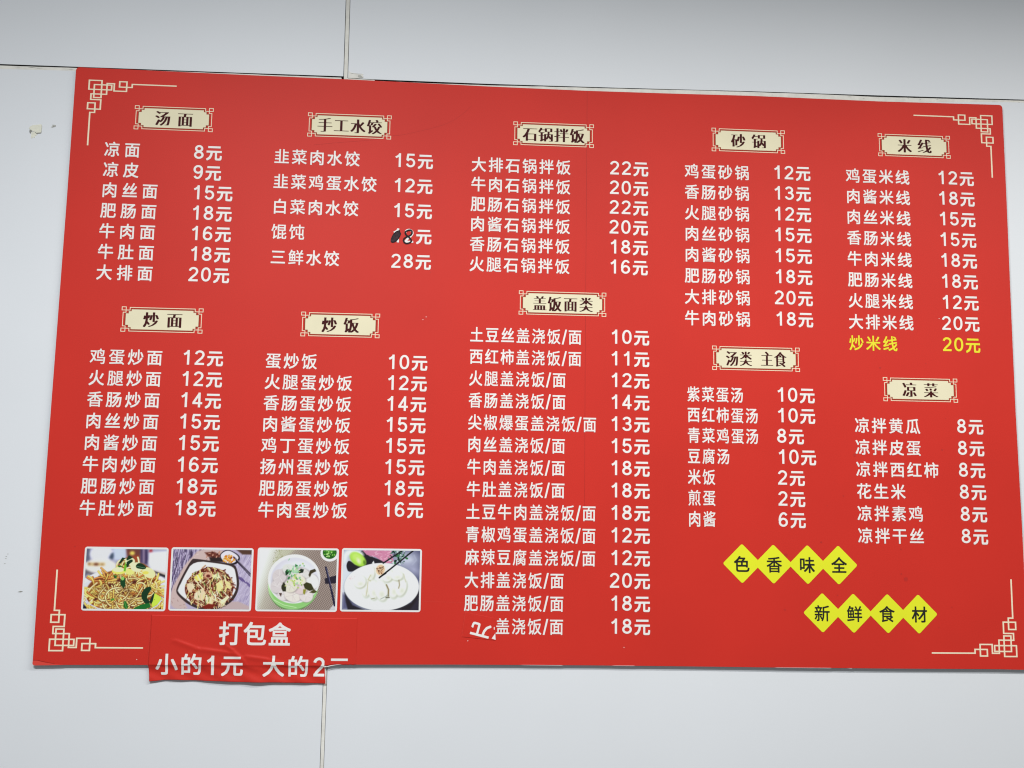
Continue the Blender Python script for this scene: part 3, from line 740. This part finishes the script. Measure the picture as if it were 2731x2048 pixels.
    for pts, c in (([(20, 44), (24, 43), (30, 47), (24, 56), (20, 50)], (234, 214, 182)), ([(30, 56), (40, 49), (44, 56), (42, 64), (34, 65), (29, 62)], (236, 214, 180)), ([(44, 60), (52, 60), (54, 68), (50, 74), (44, 66)], (232, 212, 170)),
                   ([(28, 36), (36, 30), (40, 36), (33, 41)], (236, 224, 110)), ([(56, 44), (64, 38), (66, 48), (60, 56)], (240, 226, 160)), ([(66, 38), (74, 42), (76, 50), (70, 48)], (236, 222, 160)), ([(62, 66), (72, 58), (74, 61), (65, 70)], (242, 230, 190)), ([(50, 34), (58, 30), (62, 36), (54, 38)], (238, 232, 190))):
        p.poly(pts, c, .8)
    for _ in range(46):
        x, y = r.uniform(26, 74), r.uniform(26, 70); a = r.gauss(1.4, .5); l = r.uniform(5, 11)
        p.stroke([(x, y), (x + l * .5 * math.cos(a) + r.uniform(-1, 1), y + l * .5 * math.sin(a)), (x + l * math.cos(a), y + l * math.sin(a))], r.uniform(.8, 1.6), r.choice([(244, 232, 190), (238, 224, 150), (232, 206, 164), (240, 236, 206)]), al=.95) if inside(x, y) else None
    for _ in range(22): x, y = r.uniform(30, 72), r.uniform(28, 66); p.stroke([(x, y), (x + r.uniform(-2, 3), y + r.uniform(2, 6))], .7, r.choice([(78, 128, 60), (120, 160, 70), (60, 96, 56)]))
    p.ell(46, 33, 5, 4, (222, 178, 148), soft=1); p.ell(46, 34, 2.6, 2.0, (120, 56, 46), soft=1)
    p.poly([(40, 73), (48, 69), (56, 70), (54, 75), (44, 76)], (134, 48, 34), 1.5)
    return p.out()

def picture_wonton():
    r = random.Random(3); p = Paint((150, 132, 122))
    k = 2.3
    g = np.sin((PX + PY * 0.25) * 2 * math.pi / k) * np.sin((PY - PX * 0.12) * 2 * math.pi / (k * .9))
    dark = np.clip((PX * 0.9 + PY * 0.25 - 10) / 60, 0, 1)
    lo = np.array((222, 224, 205.)); hi = np.array((126, 108, 100.))
    p.a = lo * (1 - dark[..., None]) + hi * dark[..., None]
    p.mix(np.clip(g * 1.6, 0, 1) * (.3 + .7 * dark), (232, 216, 204)); p.mix(np.clip(-g * 1.6, 0, 1) * (.3 + .6 * dark), (70, 60, 60))
    p.mix(np.clip((22 - PX + (20 - PY) * .3) / 16, 0, 1) * .95, (232, 236, 232)); p.poly([(24, 0), (46, 0), (30, 12), (18, 18)], (206, 212, 180), 3, .5)
    for _ in range(60): x = r.uniform(18, 30); y = r.uniform(0, 18); p.ell(x, y, .5, .3, (150, 150, 110))
    p.poly([(92, 76), (98, 68), (100, 68), (100, 76)], (206, 204, 208), .8); p.poly([(85, 36), (100, 32), (100, 42), (86, 43)], (52, 46, 60), 1)
    p.ell(90.5, 4, 12, 10.5, (240, 242, 242)); p.ell(90.3, 3, 9, 8.3, (46, 104, 36))
    for _ in range(60): a = r.uniform(0, 6.28); q = r.uniform(0, 1) ** .5 * .9; p.ell(90.3 + 8 * q * math.cos(a), 3 + 7 * q * math.sin(a), 1.3, .8, r.choice([(92, 160, 56), (140, 200, 90), (40, 96, 34), (190, 224, 150), (60, 130, 44)]), r.uniform(0, 180))
    p.stroke([(86, 22), (94, 50), (99, 70)], 2.6, (48, 46, 72)); p.stroke([(87, 23), (95, 50)], .5, (140, 140, 170))
    p.ell(45, 48, 31.5, 29, (110, 150, 92), soft=1); p.ell(45, 46, 32, 29, (190, 224, 170), soft=.8); p.ell(46, 49, 30, 26, (150, 204, 126), soft=3)
    p.ell(46, 37, 33.5, 31, (236, 238, 238), soft=.8); p.ell(46, 38, 30.5, 28, (214, 212, 222), soft=2.5); p.ell(49, 32, 24, 19, (226, 228, 234), soft=8)
    p.ell(46, 43, 28, 22, (190, 184, 184), soft=3)
    for cx, cy, rx, ry, c in ((27, 34, 9, 9, (214, 206, 206)), (24, 47, 8, 8, (216, 208, 208)), (34, 57, 9, 7, (226, 220, 218)), (45, 58, 11, 8, (232, 224, 216)), (62, 58, 9, 8, (226, 218, 216)), (69, 40, 8, 10, (234, 232, 228)), (55, 48, 9, 8, (222, 206, 206)), (42, 46, 9, 8, (226, 222, 206)), (57, 30, 9, 6, (222, 220, 216)), (40, 26, 10, 7, (220, 222, 216)), (52, 38, 9, 6, (228, 226, 206))):
        p.ell(cx + .6, cy + 1, rx, ry, (150, 140, 140), soft=2, al=.6); p.ell(cx, cy, rx, ry, c, r.uniform(-30, 30), soft=1.2)
        for _ in range(7): a = r.uniform(0, 6.28); p.stroke([(cx, cy), (cx + rx * .8 * math.cos(a), cy + ry * .8 * math.sin(a))], .5, r.choice([(190, 180, 182), (242, 240, 236)]), al=.5)
    for pts, c in (([(34, 28), (36, 25), (40, 26), (38, 31), (35, 33)], (30, 76, 44)), ([(50, 28), (54, 24), (58, 25), (57, 29), (52, 30)], (44, 56, 44)), ([(64, 32), (66, 26), (72, 24), (74, 27), (68, 30), (66, 35)], (74, 68, 48)), ([(30, 46), (33, 41), (36, 46), (36, 53), (32, 53), (30, 49)], (60, 60, 40)), ([(58, 44), (62, 41), (68, 43), (72, 50), (66, 52), (60, 49)], (70, 70, 38)), ([(72, 50), (76, 53), (72, 55), (66, 54)], (84, 84, 46)), ([(27, 55), (31, 55), (30, 60)], (96, 76, 70)), ([(58, 50), (62, 50), (60, 57), (58, 55)], (150, 150, 60))):
        p.poly(pts, c, .7)
    for _ in range(40): x, y = r.gauss(45, 6), r.gauss(27, 6); p.ell(x, y, r.uniform(.8, 2.2), r.uniform(.6, 1.4), r.choice([(150, 200, 160), (110, 176, 120), (176, 216, 176), (70, 130, 80), (186, 206, 130)]), r.uniform(0, 180))
    for _ in range(16): x, y = r.gauss(48, 6), r.gauss(40, 5); p.ell(x, y, 1.2, .7, r.choice([(180, 214, 80), (120, 170, 60), (214, 220, 150)]), r.uniform(0, 180))
    p.stroke([(22, 64), (34, 70), (50, 73)], .8, (224, 246, 206), al=.7)
    return p.out()

def picture_dumplings():
    r = random.Random(9); p = Paint((150, 154, 174))
    p.mix(np.clip((PX - 60) / 40, 0, 1), (104, 106, 134)); p.ell(84, 12, 12, 8, (196, 200, 216), soft=12); p.ell(92, 24, 8, 5, (170, 172, 196), 30, soft=9); p.stroke([(92, 6), (95, 12), (90, 18)], 1, (176, 180, 200), soft=2)
    p.ell(4, 40, 10, 40, (214, 220, 228), soft=10); p.poly([(0, 56), (8, 56), (24, 76), (0, 76)], (104, 106, 136), 6)
    p.poly([(5, 66), (3, 54), (14, 70), (30, 76), (8, 76)], (50, 46, 54), 2); p.poly([(60, 76), (90, 66), (100, 48), (100, 76)], (50, 44, 50), 2); p.poly([(88, 76), (100, 58), (100, 76)], (60, 56, 70), 3)
    p.poly([(20, 2), (28, 0), (34, 8), (54, 14), (56, 18), (30, 20), (8, 30), (4, 22), (5, 16), (8, 13), (20, 22)], (44, 42, 50), 1)
    p.poly([(24, 0), (62, 0), (66, 16), (56, 17), (42, 9), (30, 6)], (206, 140, 168), 1.2)
    for _ in range(50): x, y = r.uniform(27, 64), r.uniform(0, 14); p.stroke([(x, y), (x + r.uniform(1, 4), y + r.uniform(-2, 2))], .8, r.choice([(228, 176, 196), (190, 112, 142), (236, 200, 212)]), al=.6) if y < 5 + (x - 26) * .3 else None
    p.poly([(0, 0), (22, 0), (28, 8), (18, 8), (6, 6), (4, 14), (0, 20)], (228, 236, 234), 4)
    p.ell(19, 12, 12, 7.5, (170, 216, 84), 35, soft=2); p.ell(18, 10, 8, 5, (196, 232, 120), 35, soft=4); p.ell(20, 14, 3.5, 2, (226, 244, 196), 60, soft=3); p.ell(27.5, 16, 1.6, 3, (112, 150, 56), -10, soft=1.5)
    for _ in range(70): x, y = r.gauss(70, 5), r.uniform(0, 17); p.ell(x, y, r.uniform(.6, 2), r.uniform(.5, 1.3), r.choice([(40, 90, 60), (60, 120, 72), (30, 60, 50), (200, 214, 214), (100, 140, 120)]), r.uniform(0, 180))
    p.ell(51, 47.5, 48.5, 30.5, (90, 90, 104), soft=2.5, al=.5); p.ell(51, 46.5, 48.5, 30.2, (236, 240, 237), soft=.8); p.poly([(37, 17), (39.5, 13.5), (41, 18)], (230, 236, 232), .8)
    p.ell(50, 47, 38, 20, (230, 235, 230), soft=10)
    for cx, cy, rx, ry, rt in ((36, 30, 5, 9, 10), (31, 48, 6, 11, 5), (40, 50, 6.5, 12, -4), (50, 51, 8, 13, -14), (66, 48, 7, 12, 0), (76, 47, 7, 11, 14), (58, 32, 7, 8, 20), (70, 32, 8, 6, 0), (22, 40, 8, 8, 0)):
        p.ell(cx + 1.2, cy + 1.2, rx, ry, (172, 174, 152), rt, soft=3.0, al=.8); p.ell(cx, cy, rx, ry, (238, 241, 234), rt, soft=2); p.ell(cx + 1.5, cy + ry * .4, rx * .4, ry * .3, (214, 216, 198), rt, soft=4, al=.7)
    for pts, wd, c in (([(57, 44), (60, 50), (60, 58)], 1.6, (140, 126, 92)), ([(50, 62), (56, 59), (60, 56)], .7, (150, 160, 150)), ([(73, 38), (74, 44), (73, 48)], 1.4, (166, 156, 128)), ([(33, 40), (32, 52), (31, 58)], .9, (196, 190, 158)), ([(38, 62), (42, 61)], .8, (150, 150, 120)), ([(36, 32), (33, 38), (36, 39)], 1.3, (202, 200, 172)), ([(79, 30), (82, 40)], 1.0, (204, 202, 178)), ([(57, 60), (61, 60)], 1.4, (110, 106, 90))):
        p.stroke(pts, wd, c, soft=1.2)
    p.ell(49, 25, 7.2, 8.2, (242, 236, 222), 12, soft=1.5); p.ell(48.6, 25, 5.6, 6.6, (226, 196, 160), 12, soft=1.2)
    for _ in range(34): a = r.uniform(0, 6.28); q = r.uniform(0, 1) ** .5; x, y = 48.6 + 4.6 * q * math.cos(a), 25 + 5.4 * q * math.sin(a); p.stroke([(x, y), (x + r.uniform(-2, 2), y + r.uniform(-2, 2))], .7, r.choice([(120, 76, 50), (90, 56, 40), (240, 214, 180), (196, 150, 110), (74, 50, 40)]))
    p.stroke([(52, 16.5), (78, -1)], 1.9, (38, 38, 44)); p.stroke([(47.5, 35), (60, 25), (92, -1)], 2.0, (30, 30, 36)); p.stroke([(47.5, 35), (56, 29.5)], 1.2, (24, 24, 28)); p.stroke([(60, 24.3), (91, -1.5)], .4, (110, 112, 120))
    for _ in range(8): p.ell(r.gauss(10, 2), r.gauss(36, 1.5), .6, .4, (226, 190, 196))
    return p.out()

mp = bpy.data.materials.new("printed_picture"); mp.use_nodes = True
na = mp.node_tree.nodes.new('ShaderNodeAttribute'); na.attribute_name = "ink"
mp.node_tree.links.new(na.outputs['Color'], mp.node_tree.nodes['Principled BSDF'].inputs['Base Color'])
mp.node_tree.nodes['Principled BSDF'].inputs['Roughness'].default_value = 0.5
mp.node_tree.nodes['Principled BSDF'].inputs['Specular IOR Level'].default_value = 0.3

def food_photo(x0, z1, x1, z0, label, img):
    f = Flat(); f.poly(rrect(x0, z0, x1, z1, 6.0), -0.4)
    fr = f.build("food_photo", M['mat'], board); fr['label'] = label
    m = 4.4; ax, bx, az, bz = x0 + m, x1 - m, z0 + m, z1 - m
    me = bpy.data.meshes.new("picture")
    U, V = np.meshgrid(np.linspace(ax, bx, GW), np.linspace(bz, az, GH))
    co_ = np.stack([U * MM, np.full(U.shape, -0.65 * MM), V * MM + ZB], -1).reshape(-1, 3)
    idx = np.arange(GW * GH).reshape(GH, GW)
    q = np.stack([idx[1:, :-1], idx[1:, 1:], idx[:-1, 1:], idx[:-1, :-1]], -1).reshape(-1, 4)
    me.vertices.add(len(co_)); me.vertices.foreach_set('co', co_.ravel())
    me.loops.add(q.size); me.loops.foreach_set('vertex_index', q.ravel())
    me.polygons.add(len(q)); me.polygons.foreach_set('loop_start', np.arange(0, q.size, 4)); 
    me.update(calc_edges=True)
    at = me.color_attributes.new("ink", 'FLOAT_COLOR', 'POINT')
    c = np.ones((len(co_), 4)); c[:, :3] = np.clip(img * 1.03, 0.004, 0.88).reshape(-1, 3)
    at.data.foreach_set('color', c.ravel())
    me.materials.append(mp)
    o = bpy.data.objects.new("picture", me); COL.objects.link(o); o.parent = fr
food_photo(-1098.6, 272.0, -904.2, 123.6, "picture of stir-fried yellow noodles heaped with green leaves", picture_noodles())
food_photo(-897.4, 273.1, -704.5, 125.0, "picture of shredded meat and cabbage in a square dark-rimmed bowl", picture_bowl())
food_photo(-694.8, 274.9, -502.3, 125.4, "picture of wontons in a round pale green bowl on a woven mat", picture_wonton())
food_photo(-495.2, 276.1, -303.5, 126.6, "picture of dumplings on an oval white plate with black chopsticks", picture_dumplings())

# ------------------------------------------------------------------ takeaway box notice, hanging past the board's lower edge
def seg_d(x, z, a, b):
    dx, dz = b[0] - a[0], b[1] - a[1]; l = dx * dx + dz * dz
    t = max(0, min(1, ((x - a[0]) * dx + (z - a[1]) * dz) / l))
    px, pz = a[0] + t * dx, a[1] + t * dz
    s = (x - px) * -dz + (z - pz) * dx
    return math.copysign(math.hypot(x - px, z - pz), s), t
CR = [((-878, 57), (-823, 38), 2.6, 0), ((-823, 38), (-757, 30), 3.0, 0), ((-763, 48), (-742, 35), 2.2, 0), ((-742, 35), (-714, 9), 3.0, 0), ((-712, 21), (-664, 15), 2.8, 0), ((-664, 15), (-610, 3), 1.8, 0), ((-757, 30), (-735, 26), 1.6, 0)]
def smooth(t): t = max(0, min(1, t)); return t * t * (3 - 2 * t)
def depth(x, z):
    y = -0.55
    for a, b, h, _ in CR:
        d, t = seg_d(x, z, a, b)
        e = 1.0
        if d > 0: w_ = 3.2
        else: w_ = 7.5
        y -= h * 0.6 * math.exp(-(d / w_) ** 2) * (0.45 + 0.55 * math.sin(math.pi * min(1, max(0, t * 0.8 + 0.1))))
    if z < 0:
        k = 0.75 + 0.25 * math.sin(x * 0.021 + 1.0) + 0.16 * math.sin(x * 0.067)
        y += 6.2 * k * (1 - math.exp(z / 7.5))
        y -= (1.6 + 0.9 * math.sin(x * 0.017)) * smooth((-z - 15) / 24.0)
        y += 0.5 * math.sin(x * 0.11 + z * 0.2) * smooth(-z / 10)
        y = min(y, 7.4)
    return y
def bottom(x):
    pts = [(-936, -38.6), (-918, -36.8), (-900, -34.8), (-868, -34.6), (-866, -35.0), (-800, -36.6), (-712, -39.2), (-640, -39.6), (-560, -40.6), (-523.6, -42.4)]
    for i in range(len(pts) - 1):
        if x <= pts[i + 1][0]:
            a, b = pts[i], pts[i + 1]; return a[1] + (b[1] - a[1]) * (x - a[0]) / (b[0] - a[0])
    return pts[-1][1]
def left_edge(z): return -935.4 - 1.2 * smooth((60 - z) / 60) + (3.2 * smooth(-z / 36) if z < 0 else 0)
def right_edge(z): return -527.0 + (3.2 * smooth(-z / 38))
notice = empty("takeaway_notice")
tag(notice, "wrinkled red strip with takeaway box prices hanging torn over the board's lower edge", "sticker")
def build_notice():
    v = []; f = []
    def grid(nx, nz, fn):
        b = len(v)
        for j in range(nz + 1):
            for i in range(nx + 1):
                x, z = fn(i / nx, j / nz); v.append((x, depth(x, z), z))
        for j in range(nz):
            for i in range(nx):
                a = b + j * (nx + 1) + i; f.append([a, a + nx + 1, a + nx + 2, a + 1])
    def up(s, t):
        z = 115.0 - 4.0 * s; z = z + (0.0 - z) * t
        x = left_edge(z) + (-527.0 - left_edge(z)) * s
        return x, z
    grid(190, 56, up)
    def low(s, t):
        x = left_edge(-1) + (-527.0 - left_edge(-1)) * s; zb = bottom(x); z = zb * t
        x = left_edge(z) + (right_edge(z) - left_edge(z)) * s
        return x, z
    grid(190, 26, low)
    def rt(s, t):
        x = -527.0 + (74.0) * s; zt_ = 111.0 + 0.2 * s; zb = 0.0 + 2.6 * smooth(s * 3.2) + 0.5 * math.sin(s * 40)
        return x, zt_ + (zb - zt_) * t
    grid(36, 56, rt)
    o = new_obj("paper_sheet", v, f, M['red_sticker'], notice, smooth=True)
    bm = bmesh.new(); bm.from_mesh(o.data); bmesh.ops.remove_doubles(bm, verts=bm.verts, dist=1e-5)
    bmesh.ops.recalc_face_normals(bm, faces=bm.faces)
    if sum(q.normal.y for q in list(bm.faces)[:50]) > 0: bmesh.ops.reverse_faces(bm, faces=bm.faces)
    bm.to_mesh(o.data); bm.free(); o.data.shade_smooth()
    s = o.modifiers.new("thickness", 'SOLIDIFY'); s.thickness = 0.0002; s.offset = -1
build_notice()
def drape(fl, name, mat, lift, clips=()):
    """cut a flat print into small cells and lay it on the wrinkled sheet"""
    bm = bmesh.new()
    vs = [bm.verts.new(p) for p in fl.v]
    for q in fl.f:
        try: bm.faces.new([vs[i] for i in q])
        except ValueError: pass
    xs = [p[0] for p in fl.v]; zs = [p[2] for p in fl.v]
    def cut(co_, no, **kw):
        bmesh.ops.bisect_plane(bm, geom=list(bm.verts) + list(bm.edges) + list(bm.faces), plane_co=co_, plane_no=no, dist=1e-5, **kw)
    for kind in clips:
        for co_, no in kind: cut(co_, no, clear_outer=True)
    for k in range(int(min(zs) // 3), int(max(zs) // 3) + 1): cut((0, 0, k * 3.0), (0, 0, 1))
    for k in range(int(min(xs) // 5), int(max(xs) // 5) + 1): cut((k * 5.0, 0, 0), (1, 0, 0))
    for v_ in bm.verts:
        v_.co.y = depth(v_.co.x, v_.co.z) + v_.co.y - lift
    out = [(v_.co.x, v_.co.y, v_.co.z) for v_ in bm.verts]
    bm.verts.index_update()
    o = new_obj(name, out, [[v_.index for v_ in q.verts] for q in bm.faces], mat, notice)
    bm.free(); return o
def notice_chars(items, name="lettering"):
    for ch, x, z, ew, eh, clips in items:
        f = Flat()
        if ch in "12": put_digit(f, ch, x, z, 27.0, 45.0, 0.0, 0.15)
        else: put_char(f, ch, x, z, ew, eh, 0.0, weight=0.018)
        drape(f, "character", M['white'], 0.35, clips)
notice_chars([("打", -750.0, 73.4, 55.5, 57.5, ()), ("包", -692.6, 72.8, 55.5, 57.5, ()), ("盒", -635.0, 72.2, 53.5, 57.0, ()),
              ("小", -894.8, 1.6, 52.5, 52, ()), ("的", -837.6, 1.0, 52.5, 52, ()), ("1", -792.0, -0.6, 0, 0, ()), ("元", -742.9, -0.6, 53.5, 51.5, ()),
              ("大", -646.3, -1.8, 53.0, 51.5, ()), ("的", -588.7, -2.4, 52.5, 51.5, ()),
              ("2", -539.8, -3.0, 0, 0, ([((-527.2, 0, 0), (1, 0, 0))],)),
              ("元", -492.4, -3.6, 53.0, 51.5, ([((0, 0, 4.0), (0, 0, -1))],))])
# torn white edge of the strip
fl = Flat()
fl.poly([(-536, 0.9), (-531, 1.6), (-524, -0.4), (-519, -2.2), (-527, -3.6), (-533, -1.8)], 0.4)
fl.poly([(-522, -1.2), (-512, 1.6), (-498, 3.2), (-486, 3.7), (-499, 2.0), (-511, 0.0), (-520, -2.6)], -1.5)
fl.poly([(-527.6, -2), (-525.2, -3.5), (-522.4, -24), (-521.6, -42.4), (-523.8, -42.0), (-525.2, -22)], 5.0)
fl.build("torn_edge", M['paper'], notice)
fl = Flat(); ribbon(fl, [(-936.3, 84), (-937.0, 50), (-937.6, 10), (-937.4, -2)], 0.45, -1.2); fl.build("paper_rim", M['red_hi'], notice)
fl = Flat(); ribbon(fl, [(-453.4, 24), (-453.0, 4)], 0.7, -1.2); fl.build("paper_rim", M['red_hi'], notice)

# ------------------------------------------------------------------ small patch before the last rice dish
patch = empty("red_patch")
tag(patch, "small red sticker with upside-down white character covering the start of the lowest dish name", "sticker")
o = slab("patch_sheet", [(-196.0, 127.0), (-124.4, 113.4), (-122.0, 62.0), (-203.4, 70.0)], -1.0, -0.6, M['red_sticker'], patch)
f = Flat(); put_char(f, '元', 0, 0, 50.5, 54, 0.0, weight=0.014)
bm = bmesh.new(); vs = [bm.verts.new(p) for p in f.v]
for q in f.f:
    try: bm.faces.new([vs[i] for i in q])
    except ValueError: pass
bmesh.ops.bisect_plane(bm, geom=list(bm.verts) + list(bm.edges) + list(bm.faces), plane_co=(0, 0, 12.6), plane_no=(0, 0, 1), clear_outer=True)
a = math.radians(166); c, s = math.cos(a), math.sin(a)
# middle of the long bar sits at (0, 7) before turning
bx, bz = -162.0, 70.6
px, pz = 0 * c - 6.5 * s, 0 * s + 6.5 * c
bm.verts.index_update()
new_obj("character", [(v.co.x * c - v.co.z * s + bx - px, v.co.y - 1.2, v.co.x * s + v.co.z * c + bz - pz) for v in bm.verts], [[v.index for v in q.verts] for q in bm.faces], M['white'], patch)
bm.free()
f = Flat(); f.poly([(-131.5, 66.0), (-123.0, 78.5), (-122.0, 63.0)], -1.25); f.poly([(-126.8, 92.5), (-124.6, 93.5), (-124.6, 86.5), (-126.6, 87.5)], -1.25)
f.build("character_stub", M['white'], patch)
f = Flat(); ribbon(f, [(-203.4, 70.0), (-196.0, 127.0), (-124.4, 113.4)], 0.6, -1.15); f.build("patch_rim", M['red_hi'], patch)

bpy.data.objects.remove(_src)
print("objects", len(bpy.data.objects), "tris", sum(len(p.vertices) - 2 for o in bpy.data.objects if o.type == 'MESH' for p in o.data.polygons))
